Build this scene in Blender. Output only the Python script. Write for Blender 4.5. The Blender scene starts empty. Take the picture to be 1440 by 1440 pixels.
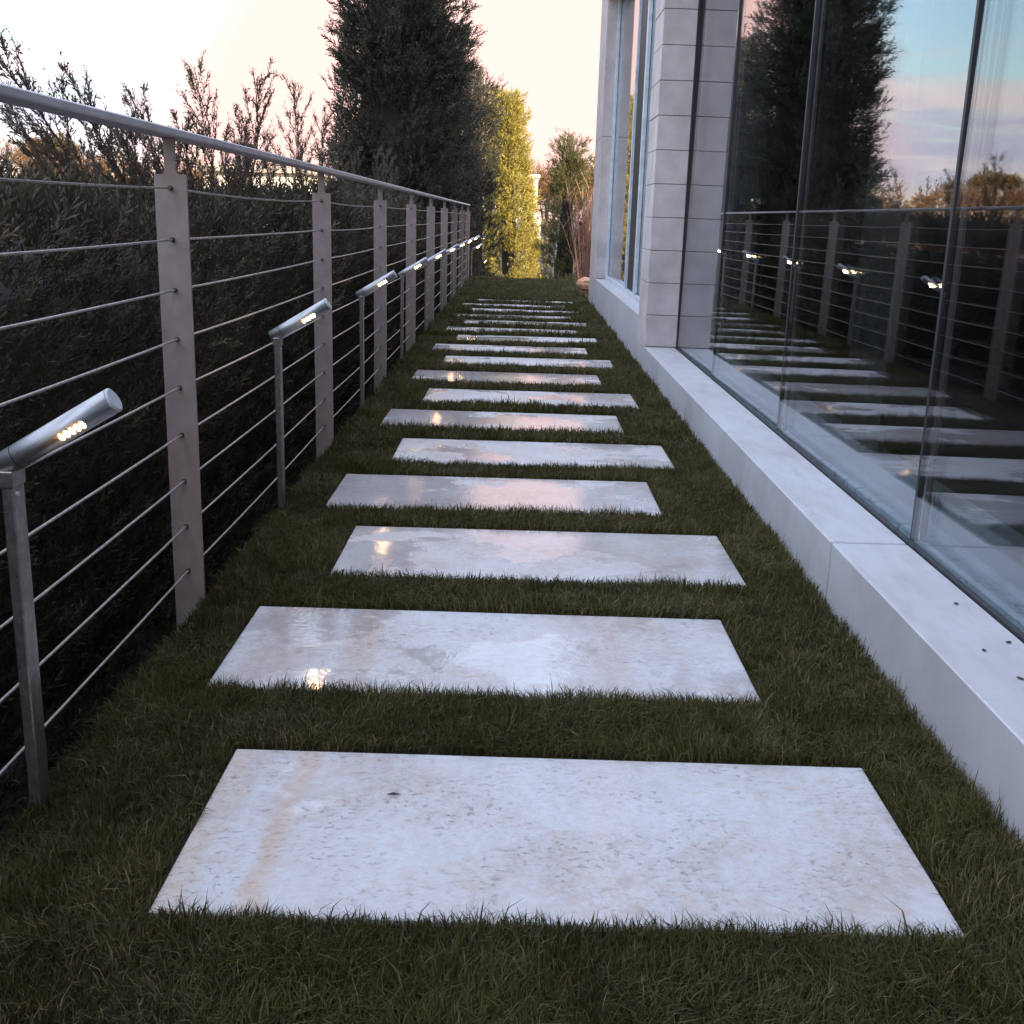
import bpy, math, random
import numpy as np
from mathutils import Vector, Matrix, Euler

rng = np.random.default_rng(7)
random.seed(7)
SC = bpy.context.scene
COL = SC.collection

# ------------------------------------------------------------------ camera
cam_d = bpy.data.cameras.new('camera')
cam = bpy.data.objects.new('camera', cam_d); COL.objects.link(cam)
cam_d.sensor_width = 36.0
cam_d.sensor_fit = 'HORIZONTAL'
cam_d.lens = 36.0 * 1569.0 / 1440.0
cam_d.clip_start = 0.05
cam_d.clip_end = 3000
cam.matrix_world = Matrix((
    (0.99955789, -0.02973189, -0.00020032, 0.0),
    (0.00739488, 0.25512328, -0.96688026, 0.0),
    (0.02879829, 0.96645131, 0.25523035, 1.25),
    (0, 0, 0, 1)))
SC.camera = cam

# ------------------------------------------------------------------ world, sun, exposure
SUN_EL, SUN_AZ = math.radians(15), math.radians(125)     # azimuth clockwise from +Y
w = bpy.data.worlds.new('World'); SC.world = w; w.use_nodes = True
nt = w.node_tree; nt.nodes.clear()
def N(nt, typ, **kw):
    n = nt.nodes.new(typ)
    for k, v in kw.items():
        if k.startswith('i_'):
            n.inputs[k[2:].replace('_', ' ')].default_value = v
        else: setattr(n, k, v)
    return n
def L(nt, a, b): nt.links.new(a, b)
out = N(nt, 'ShaderNodeOutputWorld'); bg = N(nt, 'ShaderNodeBackground')
L(nt, bg.outputs[0], out.inputs[0])
sky = N(nt, 'ShaderNodeTexSky'); sky.sky_type = 'NISHITA'; sky.sun_disc = False
sky.sun_elevation = SUN_EL; sky.sun_rotation = SUN_AZ
sky.air_density = 1.0; sky.dust_density = 1.6; sky.ozone_density = 1.2
bg.inputs[1].default_value = 0.13
tc = N(nt, 'ShaderNodeTexCoord'); sx = N(nt, 'ShaderNodeSeparateXYZ')
L(nt, tc.outputs['Generated'], sx.inputs[0])
def mapr(src, a, b, c=0.0, d=1.0, interp='SMOOTHSTEP'):
    m = N(nt, 'ShaderNodeMapRange'); m.interpolation_type = interp
    m.inputs[1].default_value = a; m.inputs[2].default_value = b; m.inputs[3].default_value = c; m.inputs[4].default_value = d
    L(nt, src, m.inputs[0]); return m.outputs[0]
def mth(op, a, b):
    m = N(nt, 'ShaderNodeMath', operation=op)
    for i, q in enumerate((a, b)):
        if isinstance(q, (int, float)): m.inputs[i].default_value = q
        else: L(nt, q, m.inputs[i])
    return m.outputs[0]
def mixc(f, a, b):
    m = N(nt, 'ShaderNodeMix', data_type='RGBA')
    if isinstance(f, (int, float)): m.inputs[0].default_value = f
    else: L(nt, f, m.inputs[0])
    for i, q in ((6, a), (7, b)):
        if isinstance(q, tuple): m.inputs[i].default_value = q
        else: L(nt, q, m.inputs[i])
    return m.outputs[2]
# thin evening clouds, stretched flat along the horizon
mp = N(nt, 'ShaderNodeMapping'); mp.inputs['Scale'].default_value = (1.6, 1.6, 15.0)
L(nt, tc.outputs['Generated'], mp.inputs[0])
nz = N(nt, 'ShaderNodeTexNoise'); nz.inputs['Scale'].default_value = 1.7; nz.inputs['Detail'].default_value = 6; nz.inputs['Roughness'].default_value = 0.55
nz.inputs['Distortion'].default_value = 0.5
L(nt, mp.outputs[0], nz.inputs[0])
cl = mapr(nz.outputs[0], 0.40, 0.52)
band = mth('MULTIPLY', mapr(sx.outputs[2], 0.015, 0.05), mapr(sx.outputs[2], 0.155, 0.10))
cl = mth('MULTIPLY', mth('MULTIPLY', cl, band), 1.0)
nz2 = N(nt, 'ShaderNodeTexNoise'); nz2.inputs['Scale'].default_value = 3.1; nz2.inputs['Detail'].default_value = 4
L(nt, mp.outputs[0], nz2.inputs[0])
cloudcol = mixc(mapr(nz2.outputs[0], 0.40, 0.60), (3.5, 3.35, 4.1, 1), (5.1, 4.4, 4.3, 1))
# unseen high cloud veil added to brighten the slabs, cream air low on the horizon
nv_ = N(nt, 'ShaderNodeTexNoise'); nv_.inputs['Scale'].default_value = 2.2; nv_.inputs['Detail'].default_value = 5
L(nt, tc.outputs['Generated'], nv_.inputs[0])
veil = mth('MULTIPLY', mapr(sx.outputs[2], 0.22, 0.45), mapr(nv_.outputs[0], 0.25, 0.75, 0.6, 0.95))
lowwarm = mapr(sx.outputs[2], 0.075, 0.0)
base = mixc(mth('MULTIPLY', lowwarm, 0.9), sky.outputs[0], (5.6, 4.7, 3.5, 1))
base = mixc(cl, base, cloudcol)
base = mixc(veil, base, (6.0, 7.0, 9.2, 1))
spill = mth('MULTIPLY', mapr(sx.outputs[1], 0.935, 0.965), mapr(sx.outputs[2], 0.50, 0.22))
base = mixc(spill, base, (4.2, 2.66, 2.40, 1))
L(nt, base, bg.inputs[0])

sun_d = bpy.data.lights.new('sun', 'SUN'); sun = bpy.data.objects.new('sun', sun_d); COL.objects.link(sun)
sun_d.energy = 4.8; sun_d.angle = math.radians(0.5); sun_d.color = (1.0, 0.80, 0.55)
sdir = Vector((math.sin(SUN_AZ)*math.cos(SUN_EL), math.cos(SUN_AZ)*math.cos(SUN_EL), math.sin(SUN_EL)))
sun.rotation_euler = sdir.to_track_quat('Z', 'Y').to_euler()
sun.location = (0, 0, 30)

SC.view_settings.view_transform = 'Standard'
SC.view_settings.look = 'None'
SC.view_settings.exposure = 1.5
SC.view_settings.gamma = 1.0
SC.view_settings.use_curve_mapping = False
SC.render.engine = 'CYCLES'
SC.cycles.transparent_max_bounces = 10
SC.cycles.max_bounces = 6
SC.cycles.diffuse_bounces = 3
SC.cycles.glossy_bounces = 4
SC.cycles.transmission_bounces = 3

# ------------------------------------------------------------------ helpers
def link(o, parent=None):
    COL.objects.link(o)
    if parent is not None: o.parent = parent
    return o
def mesh_obj(name, verts, faces, mat=None, parent=None, smooth=False):
    me = bpy.data.meshes.new(name)
    me.from_pydata([tuple(v) for v in verts], [], [tuple(f) for f in faces]); me.update()
    if mat: me.materials.append(mat)
    if smooth: me.polygons.foreach_set('use_smooth', [True]*len(me.polygons))
    return link(bpy.data.objects.new(name, me), parent)
def tri_mesh(name, V, T, mat, parent=None, col=None):
    me = bpy.data.meshes.new(name)
    V = np.ascontiguousarray(V, np.float32); T = np.ascontiguousarray(T, np.int32)
    me.vertices.add(len(V)); me.vertices.foreach_set('co', V.ravel())
    me.loops.add(T.size); me.loops.foreach_set('vertex_index', T.ravel())
    me.polygons.add(len(T))
    me.polygons.foreach_set('loop_start', np.arange(0, T.size, 3, dtype=np.int32))
    me.polygons.foreach_set('loop_total', np.full(len(T), 3, np.int32))
    me.update(calc_edges=True)
    if col is not None:
        a = me.attributes.new('tint', 'FLOAT', 'POINT'); a.data.foreach_set('value', np.asarray(col, np.float32))
    me.materials.append(mat)
    return link(bpy.data.objects.new(name, me), parent)
def empty(name, loc, label=None, cat=None, group=None):
    o = bpy.data.objects.new(name, None); o.location = loc; link(o); o.empty_display_size = 0.1
    if label: tag(o, label, cat, group)
    return o
def tag(o, label, cat, group=None, kind=None):
    o['label'] = label
    if cat: o['category'] = cat
    if group: o['group'] = group
    if kind: o['kind'] = kind
    return o
def struct(o, label=None):
    o['kind'] = 'structure'
    if label: o['label'] = label
    return o

class MB:
    def __init__(s): s.v = []; s.f = []
    def box(s, x0, x1, y0, y1, z0, z1, b=0.0):
        if b <= 0:
            n = len(s.v)
            s.v += [(x0,y0,z0),(x1,y0,z0),(x1,y1,z0),(x0,y1,z0),(x0,y0,z1),(x1,y0,z1),(x1,y1,z1),(x0,y1,z1)]
            s.f += [tuple(n+i for i in q) for q in ((0,3,2,1),(4,5,6,7),(0,1,5,4),(1,2,6,5),(2,3,7,6),(3,0,4,7))]
            return s
        # bevelled box: 24 vertices
        n = len(s.v); xs = (x0, x1); ys = (y0, y1); zs = (z0, z1); idx = {}
        for i in (0,1):
            for j in (0,1):
                for k in (0,1):
                    sg = (b if i == 0 else -b, b if j == 0 else -b, b if k == 0 else -b)
                    for ax in range(3):
                        p = [xs[i]+sg[0], ys[j]+sg[1], zs[k]+sg[2]]
                        p[ax] = (xs[i], ys[j], zs[k])[ax]
                        idx[(i,j,k,ax)] = len(s.v); s.v.append(tuple(p))
        F = []
        for ax in range(3):
            for e in (0,1):
                o = [(0,0),(1,0),(1,1),(0,1)]
                q = []
                for (a, c) in o:
                    key = [0,0,0]; oth = [t for t in range(3) if t != ax]
                    key[ax] = e; key[oth[0]] = a; key[oth[1]] = c
                    q.append(idx[tuple(key)+(ax,)])
                F.append(q)
        for ax in range(3):      # edges along ax
            oth = [t for t in range(3) if t != ax]
            for a in (0,1):
                for c in (0,1):
                    k0 = [0,0,0]; k1 = [0,0,0]
                    k0[oth[0]] = k1[oth[0]] = a; k0[oth[1]] = k1[oth[1]] = c; k1[ax] = 1
                    F.append([idx[tuple(k0)+(oth[0],)], idx[tuple(k1)+(oth[0],)], idx[tuple(k1)+(oth[1],)], idx[tuple(k0)+(oth[1],)]])
        for i in (0,1):
            for j in (0,1):
                for k in (0,1): F.append([idx[(i,j,k,a)] for a in range(3)])
        c0 = Vector(((x0+x1)/2, (y0+y1)/2, (z0+z1)/2))
        for q in F:
            P = [Vector(s.v[t]) for t in q]
            nn = (P[1]-P[0]).cross(P[2]-P[0])
            cc = sum(P, Vector())/len(P)
            if nn.dot(cc-c0) < 0: q = q[::-1]
            s.f.append(tuple(q))
        return s
    def tube(s, pts, r, seg=8, cap=True):
        pts = [Vector(p) for p in pts]; rr = r if isinstance(r, (list, tuple)) else [r]*len(pts)
        n0 = len(s.v); up = Vector((0,0,1))
        for i, p in enumerate(pts):
            d = (pts[min(i+1, len(pts)-1)]-pts[max(i-1, 0)]).normalized()
            u = d.cross(up)
            if u.length < 1e-3: u = d.cross(Vector((0,1,0)))
            u.normalize(); v = u.cross(d)
            for k in range(seg):
                a = 2*math.pi*k/seg; s.v.append(tuple(p+(u*math.cos(a)+v*math.sin(a))*rr[i]))
        for i in range(len(pts)-1):
            for k in range(seg):
                a = n0+i*seg+k; b = n0+i*seg+(k+1) % seg
                s.f.append((a, b, b+seg, a+seg))
        if cap:
            s.f.append(tuple(n0+k for k in range(seg))[::-1]); s.f.append(tuple(n0+(len(pts)-1)*seg+k for k in range(seg)))
        return s
    def build(s, name, mat, parent=None, smooth=False):
        o = mesh_obj(name, s.v, s.f, mat, parent, False)
        if smooth:
            me = o.data; me.polygons.foreach_set('use_smooth', [len(p.vertices) == 4 for p in me.polygons])
        return o
def box(name, x0, x1, y0, y1, z0, z1, mat, parent=None, b=0.0):
    return MB().box(x0, x1, y0, y1, z0, z1, b).build(name, mat, parent)

# ------------------------------------------------------------------ materials
def newmat(name):
    m = bpy.data.materials.new(name); m.use_nodes = True
    t = m.node_tree; p = t.nodes['Principled BSDF']; return m, t, p
def noise(t, scale, detail=4, rough=0.55, stretch=None, coord='Object', dist=0.0):
    c = t.nodes.new('ShaderNodeTexCoord'); v = c.outputs[coord]
    if coord == 'World':
        pass
    if stretch:
        mm = t.nodes.new('ShaderNodeMapping'); mm.inputs['Scale'].default_value = stretch; t.links.new(v, mm.inputs[0]); v = mm.outputs[0]
    n = t.nodes.new('ShaderNodeTexNoise'); n.inputs['Scale'].default_value = scale; n.inputs['Detail'].default_value = detail
    n.inputs['Roughness'].default_value = rough; n.inputs['Distortion'].default_value = dist
    t.links.new(v, n.inputs[0]); return n.outputs[0]
def ramp(t, src, stops):
    r = t.nodes.new('ShaderNodeValToRGB'); e = r.color_ramp.elements
    e[0].position, e[0].color = stops[0][0], stops[0][1]; e[1].position, e[1].color = stops[-1][0], stops[-1][1]
    for p, c in stops[1:-1]:
        x = e.new(p); x.color = c
    t.links.new(src, r.inputs[0]); return r.outputs[0]
def g(v, a=1): return (v, v, v, a) if not isinstance(v, tuple) else (*v, a)
def mx(t, f, a, b, mode='MIX'):
    m = t.nodes.new('ShaderNodeMix'); m.data_type = 'RGBA'; m.blend_type = mode
    for i, q in ((0, f), (6, a), (7, b)):
        if isinstance(q, (int, float)): m.inputs[i].default_value = q
        elif isinstance(q, tuple): m.inputs[i].default_value = q if len(q) == 4 else (*q, 1)
        else: t.links.new(q, m.inputs[i])
    return m.outputs[2]
def bump(t, p, src, strength, distance=0.01):
    b = t.nodes.new('ShaderNodeBump'); b.inputs['Strength'].default_value = strength; b.inputs['Distance'].default_value = distance
    t.links.new(src, b.inputs['Height']); t.links.new(b.outputs[0], p.inputs['Normal'])

def stone_slab(name, wet, bands=()):
    """travertine paving; wet = how much of the surface carries a film of water"""
    m, t, p = newmat(name)
    n1 = noise(t, 2.2, 5, 0.6); n2 = noise(t, 9, 6, 0.65, (1, 1.6, 1)); n3 = noise(t, 60, 6, 0.75, (0.8, 1.3, 1))
    base = ramp(t, n1, [(0.34, (0.56, 0.54, 0.54, 1)), (0.50, (0.50, 0.455, 0.44, 1)), (0.64, (0.42, 0.345, 0.31, 1))])
    base = mx(t, ramp(t, n2, [(0.52, g(0.0)), (0.72, g(0.75))]), base, (0.50, 0.42, 0.385))
    for (xc, hwid, col_, amt) in bands:      # veins of the stone running across the slab
        cc = t.nodes.new('ShaderNodeTexCoord'); sp = t.nodes.new('ShaderNodeSeparateXYZ'); t.links.new(cc.outputs['Object'], sp.inputs[0])
        wv = noise(t, 5, 5, 0.65, (1, 0.5, 1))
        a1 = t.nodes.new('ShaderNodeMath'); a1.operation = 'MULTIPLY_ADD'; a1.inputs[1].default_value = 0.14
        t.links.new(wv, a1.inputs[0]); t.links.new(sp.outputs[0], a1.inputs[2])
        a2 = t.nodes.new('ShaderNodeMath'); a2.operation = 'SUBTRACT'; a2.inputs[1].default_value = xc+0.07; t.links.new(a1.outputs[0], a2.inputs[0])
        a3 = t.nodes.new('ShaderNodeMath'); a3.operation = 'ABSOLUTE'; t.links.new(a2.outputs[0], a3.inputs[0])
        base = mx(t, ramp(t, a3.outputs[0], [(hwid*0.5, g(amt)), (hwid*1.4, g(0.0))]), base, col_)
    base = mx(t, ramp(t, noise(t, 30, 6, 0.75), [(0.40, g(0.35)), (0.62, g(0.0))]), base, (0.66, 0.66, 0.70))
    base = mx(t, ramp(t, noise(t, 11, 6, 0.75, (1, 0.45, 1)), [(0.56, g(0.0)), (0.66, g(0.4))]), base, (0.40, 0.33, 0.31))
    pits = ramp(t, n3, [(0.56, g(0.0)), (0.64, g(1.0))])
    pf = t.nodes.new('ShaderNodeMath'); pf.operation = 'MULTIPLY'
    t.links.new(pits, pf.inputs[0]); t.links.new(ramp(t, noise(t, 5, 3), [(0.42, g(0.05)), (0.62, g(0.8))]), pf.inputs[1])
    base = mx(t, pf.outputs[0], base, (0.30, 0.24, 0.21))
    base = mx(t, ramp(t, noise(t, 15, 5, 0.7, (1, 1, 1)), [(0.55, g(0.0)), (0.70, g(0.5))]), base, (0.57, 0.43, 0.36))
    # grime along the rim
    wm = None
    if wet > 0:
        wa_ = t.nodes.new('ShaderNodeMath'); wa_.operation = 'MULTIPLY_ADD'; wa_.inputs[1].default_value = 0.28
        t.links.new(noise(t, 17, 6, 0.7, (1, 0.8, 1), dist=0.4), wa_.inputs[0]); t.links.new(noise(t, 1.3, 4, 0.6, (1.1, 1.6, 1), dist=0.5), wa_.inputs[2])
        wm = ramp(t, wa_.outputs[0], [(1.14-wet-0.03, g(0.0)), (1.14-wet+0.04, g(1.0))])
    bh = t.nodes.new('ShaderNodeMath'); bh.operation = 'SUBTRACT'
    t.links.new(noise(t, 70, 4, 0.6), bh.inputs[0]); t.links.new(pf.outputs[0], bh.inputs[1])
    if wm is not None:
        base = mx(t, wm, base, mx(t, 1.0, base, (0.93, 0.91, 0.90), 'MULTIPLY'))
        t.links.new(ramp(t, wm, [(0.0, g(0.42)), (1.0, g(0.07))]), p.inputs['Roughness'])
        t.links.new(ramp(t, wm, [(0.0, g(0.5)), (1.0, g(1.0))]), p.inputs['Specular IOR Level'])
        b = t.nodes.new('ShaderNodeBump'); b.inputs['Distance'].default_value = 0.004
        t.links.new(bh.outputs[0], b.inputs['Height'])
        t.links.new(ramp(t, wm, [(0.0, g(0.5)), (1.0, g(0.05))]), b.inputs['Strength'])
        b2 = t.nodes.new('ShaderNodeBump'); b2.inputs['Distance'].default_value = 0.004; b2.inputs['Strength'].default_value = 0.25
        t.links.new(noise(t, 16, 3, 0.6, (1, 1.2, 1), dist=1.0), b2.inputs['Height']); t.links.new(b.outputs[0], b2.inputs['Normal'])
        t.links.new(b2.outputs[0], p.inputs['Normal'])
    else:
        p.inputs['Roughness'].default_value = 0.5
        bump(t, p, bh.outputs[0], 0.5, 0.003)
    t.links.new(base, p.inputs['Base Color'])
    p.inputs['IOR'].default_value = 1.45
    return m
M_slab_dry = stone_slab('travertine_dry', 0.36, ((-0.575, 0.026, (0.50, 0.35, 0.26), 0.9), (-0.74, 0.055, (0.52, 0.40, 0.32), 0.85), (0.12, 0.06, (0.58, 0.50, 0.47), 0.5)))
M_slab_streak = stone_slab('travertine_streaked', 0.50, ((0.37, 0.06, (0.46, 0.37, 0.34), 0.9), (-0.60, 0.09, (0.42, 0.31, 0.26), 0.9), (-0.38, 0.045, (0.42, 0.30, 0.24), 0.85)))
M_slab_wet = stone_slab('travertine_wet', 0.56)
M_slab_half = stone_slab('travertine_damp', 0.48)

def plain(name, col, rough=0.5, metal=0.0, nscale=8, var=0.15, bmp=0.0, bscale=60, stretch=None):
    m, t, p = newmat(name)
    c = mx(t, ramp(t, noise(t, nscale, 5, 0.6, stretch), [(0.35, g(0.0)), (0.65, g(1.0))]),
           tuple(q*(1-var) for q in col), tuple(min(1, q*(1+var)) for q in col))
    t.links.new(c, p.inputs['Base Color'])
    r = ramp(t, noise(t, nscale*2.3, 4, 0.6, stretch), [(0.3, g(max(0.02, rough-0.08))), (0.7, g(min(1, rough+0.1)))])
    t.links.new(r, p.inputs['Roughness']); p.inputs['Metallic'].default_value = metal
    if bmp: bump(t, p, noise(t, bscale, 4, 0.6), bmp, 0.002)
    return m
def ledge_mat():
    m, t, p = newmat('pale_limestone')
    n1 = noise(t, 1.3, 5, 0.6); n2 = noise(t, 7, 6, 0.65, (2.2, 0.6, 0.5)); n3 = noise(t, 90, 3, 0.6)
    base = ramp(t, n1, [(0.35, (0.55, 0.535, 0.545, 1)), (0.65, (0.47, 0.44, 0.435, 1))])
    base = mx(t, ramp(t, n2, [(0.46, g(0.0)), (0.68, g(0.6))]), base, (0.40, 0.355, 0.34))
    st = noise(t, 5, 5, 0.7, (4, 4, 0.35))
    base = mx(t, ramp(t, st, [(0.56, g(0.0)), (0.74, g(0.45))]), base, (0.40, 0.36, 0.35))
    base = mx(t, ramp(t, n3, [(0.66, g(0.0)), (0.76, g(0.35))]), base, (0.30, 0.26, 0.25))
    t.links.new(base, p.inputs['Base Color']); p.inputs['Roughness'].default_value = 0.45
    bump(t, p, noise(t, 120, 4), 0.15, 0.002)
    return m
M_ledge = ledge_mat()
M_block = plain('warm_limestone', (0.54, 0.45, 0.425), 0.6, 0, 4, 0.14, 0.25, 120)
M_joint = plain('dark_mortar', (0.075, 0.06, 0.055), 0.9)
M_post = plain('grey_painted_steel', (0.335, 0.25, 0.22), 0.55, 0.0, 14, 0.10, 0.15, 300)
M_rail = plain('satin_rail_steel', (0.56, 0.53, 0.55), 0.45, 0.0, 10, 0.10, 0.08, 200)
M_cable = plain('steel_cable', (0.42, 0.35, 0.32), 0.5, 0.3, 60, 0.25)
M_ferr = plain('dark_ferrule', (0.06, 0.045, 0.04), 0.6, 0.3)
M_lamp = plain('brushed_steel', (0.40, 0.39, 0.39), 0.36, 0.95, 30, 0.05, 0.03, 300, (1, 1, 8))
M_lamppost = plain('lamp_post_steel', (0.30, 0.27, 0.25), 0.34, 0.8, 40, 0.22, 0.10, 400)
M_cap = plain('lamp_cap', (0.55, 0.56, 0.58), 0.45, 0.2)
M_frame = plain('pale_window_frame', (0.62, 0.66, 0.70), 0.4, 0.2)
M_mull = plain('bronze_mullion', (0.14, 0.115, 0.11), 0.4, 0.3)
M_gasket = plain('black_gasket', (0.018, 0.016, 0.018), 0.5)
M_room = plain('room_wall', (0.055, 0.045, 0.042), 0.8)
M_floor = plain('room_floor', (0.10, 0.085, 0.08), 0.4)
M_channel = plain('sill_channel', (0.48, 0.58, 0.64), 0.3, 0.3)
M_soil = plain('dark_soil', (0.020, 0.014, 0.010), 0.95, 0, 20, 0.4, 0.6, 90)
M_ground = plain('rough_ground', (0.020, 0.015, 0.009), 0.95, 0, 0.6, 0.4, 0.5, 12)
M_shadetwig = plain('shaded_twigs', (0.022, 0.016, 0.011), 1.0, 0, 25, 0.5, 0.8, 60)  # twig brown taken near black: shade inside foliage put into the colour
M_bark = plain('bark', (0.10, 0.065, 0.045), 0.9, 0, 12, 0.3, 0.6, 60)
M_redtwig = plain('red_twigs', (0.42, 0.22, 0.15), 0.8, 0, 20, 0.3)
M_villa = plain('cream_render', (0.80, 0.74, 0.64), 0.7, 0, 2, 0.06)
M_roof = plain('roof_slab', (0.40, 0.33, 0.28), 0.7)
M_dkwin = plain('brown_glass', (0.16, 0.10, 0.07), 0.15)
M_rock = plain('terracotta_rock', (0.50, 0.25, 0.15), 0.8, 0, 12, 0.3, 0.6, 40)
M_step = plain('step_stone', (0.30, 0.27, 0.25), 0.7)
M_debris = plain('dry_leaf', (0.035, 0.025, 0.02), 0.8)
M_curtain = plain('linen_curtain', (0.16, 0.14, 0.12), 0.9, 0, 3, 0.2)

mled = bpy.data.materials.new('warm_led'); mled.use_nodes = True
t = mled.node_tree; t.nodes.clear(); e = t.nodes.new('ShaderNodeEmission'); e.inputs[0].default_value = (1.0, 0.50, 0.15, 1); e.inputs[1].default_value = 24
o_ = t.nodes.new('ShaderNodeOutputMaterial'); t.links.new(e.outputs[0], o_.inputs[0])

def glass_mat(name, n, tint, rough=0.0, wav=0.0):
    m = bpy.data.materials.new(name); m.use_nodes = True; t = m.node_tree; t.nodes.clear()
    o = t.nodes.new('ShaderNodeOutputMaterial'); mix = t.nodes.new('ShaderNodeMixShader')
    tr = t.nodes.new('ShaderNodeBsdfTransparent'); tr.inputs[0].default_value = tint
    gl = t.nodes.new('ShaderNodeBsdfGlossy'); gl.inputs['Roughness'].default_value = rough; gl.inputs[0].default_value = (0.97, 0.98, 1, 1)
    fr = t.nodes.new('ShaderNodeFresnel'); ge = t.nodes.new('ShaderNodeNewGeometry')
    mr = t.nodes.new('ShaderNodeMapRange'); mr.inputs[3].default_value = n; mr.inputs[4].default_value = 1.0/n
    t.links.new(ge.outputs['Backfacing'], mr.inputs[0]); t.links.new(mr.outputs[0], fr.inputs[0])
    t.links.new(fr.outputs[0], mix.inputs[0]); t.links.new(tr.outputs[0], mix.inputs[1]); t.links.new(gl.outputs[0], mix.inputs[2])
    t.links.new(mix.outputs[0], o.inputs[0])
    return m
M_glass = glass_mat('facade_glass', 1.56, (0.88, 0.90, 0.91, 1))
M_glass2 = glass_mat('inner_glass', 1.45, (0.80, 0.83, 0.84, 1))

def leaf_mat(name, dark, light, dry, trans=0.25, rough=0.55):
    m, t, p = newmat(name)
    a = t.nodes.new('ShaderNodeAttribute'); a.attribute_name = 'tint'
    c = ramp(t, a.outputs['Fac'], [(0.0, g(dark)), (0.75, g(light)), (0.86, g(dry))])
    t.links.new(c, p.inputs['Base Color']); p.inputs['Roughness'].default_value = rough
    p.inputs['Specular IOR Level'].default_value = 0.25
    tl = t.nodes.new('ShaderNodeBsdfTranslucent'); t.links.new(c, tl.inputs[0])
    mix = t.nodes.new('ShaderNodeMixShader'); mix.inputs[0].default_value = trans
    t.links.new(p.outputs[0], mix.inputs[1]); t.links.new(tl.outputs[0], mix.inputs[2])
    t.links.new(mix.outputs[0], t.nodes['Material Output'].inputs[0])
    return m
M_grass = leaf_mat('lawn_grass', (0.046, 0.042, 0.011), (0.122, 0.105, 0.029), (0.20, 0.14, 0.07), 0.22)
M_hedge = leaf_mat('hedge_leaf', (0.036, 0.029, 0.018), (0.080, 0.064, 0.038), (0.17, 0.12, 0.07), 0.2)
M_shoot = leaf_mat('shoot_leaf', (0.075, 0.058, 0.042), (0.15, 0.115, 0.08), (0.20, 0.15, 0.10), 0.4)  # lighter copy of the hedge leaf, veiling glare put into its colour
M_cyp = leaf_mat('cypress_leaf', (0.040, 0.038, 0.028), (0.085, 0.078, 0.052), (0.12, 0.095, 0.06), 0.15)
M_goldcon = leaf_mat('golden_leaf', (0.24, 0.20, 0.05), (0.43, 0.36, 0.085), (0.30, 0.24, 0.10), 0.25)
M_con = leaf_mat('conifer_leaf', (0.075, 0.075, 0.03), (0.15, 0.14, 0.05), (0.22, 0.15, 0.08), 0.2)
M_autumn = leaf_mat('autumn_leaf', (0.13, 0.075, 0.04), (0.24, 0.13, 0.065), (0.30, 0.19, 0.09), 0.2)
M_pine = leaf_mat('stone_pine_leaf', (0.12, 0.085, 0.035), (0.27, 0.17, 0.075), (0.33, 0.20, 0.10), 0.2)

# ------------------------------------------------------------------ ground and lawn
LX0, LX1, LY0, LY1 = -0.985, 1.083, -4.0, 23.6
def ground_h(x, y):
    base = -0.42
    s = min(1, max(0, (y-23.8)/9.0)); s = s*s*(3-2*s)
    s2 = min(1, max(0, (-x-4)/12.0)); s2 = s2*s2*(3-2*s2)
    return base - 1.5*max(s, s2*0.6)
xs = [-900,-400,-200,-120,-70,-40,-25,-16,-12,-9,-7,-5,-4,-3,-2.2,-1.6,-1,0,1,2,4,7,10,16,24,40,80,160,400,900]
ys = [-300,-100,-40,-15,-6,0,4,8,12,16,20,22,23.5,24.5,26,28,30,32,34,38,45,60,90,140,220,400,900,1500]
V = [(x, y, ground_h(x, y)) for y in ys for x in xs]; nx = len(xs)
F = [(j*nx+i, j*nx+i+1, (j+1)*nx+i+1, (j+1)*nx+i) for j in range(len(ys)-1) for i in range(nx-1)]
struct(mesh_obj('ground', V, F, M_ground, smooth=True), 'dark rough ground around and below the raised lawn')
struct(box('lawn_soil', LX0+0.01, LX1, LY0, LY1, -0.55, -0.014, M_soil), 'dark soil bed under the grass and slabs')

# slabs: (y_back, x_left, depth)
ybs = [2.438, 3.442, 4.443, 5.402, 6.357, 7.328, 8.288, 9.277, 10.316, 11.272, 12.245, 13.13, 14.05, 14.95, 15.90, 16.80, 17.76]
slab_rects = []
slab_labels = [
 'nearest pale stone slab, the largest in view, mostly dry with tan bands at its left end',
 'second stone slab from the camera, with water streaks at its left and tan band right of centre',
 'third stone slab from the camera, wet, with a warm lamp glint near its far left corner',
 'fourth stone slab from the camera, wet and shining across its middle',
 'fifth stone slab from the camera, pale and nearly dry, shifted to the right',
 'sixth stone slab from the camera, wet with a broad bright sheen',
 'seventh stone slab from the camera, between the sixth and the eighth',
 'eighth stone slab from the camera, shifted to the left',
 'ninth stone slab from the camera, shifted to the right',
 'tenth stone slab from the camera, its left end beside the grass near the fence',
 'eleventh stone slab from the camera, a thin pale stripe in the grass',
 'twelfth stone slab from the camera, a thin pale stripe shifted left',
 'thirteenth stone slab from the camera, a thin stripe shifted right',
 'fifth slab back from the far end of the slab row... ',
]
slab_labels = slab_labels[:13] + [
 'fourth slab counted back from the far end of the stepping path',
 'third slab counted back from the far end of the stepping path',
 'last but one slab at the far end of the stepping path',
 'farthest stone slab of the stepping path, almost hidden by grass']
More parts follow.
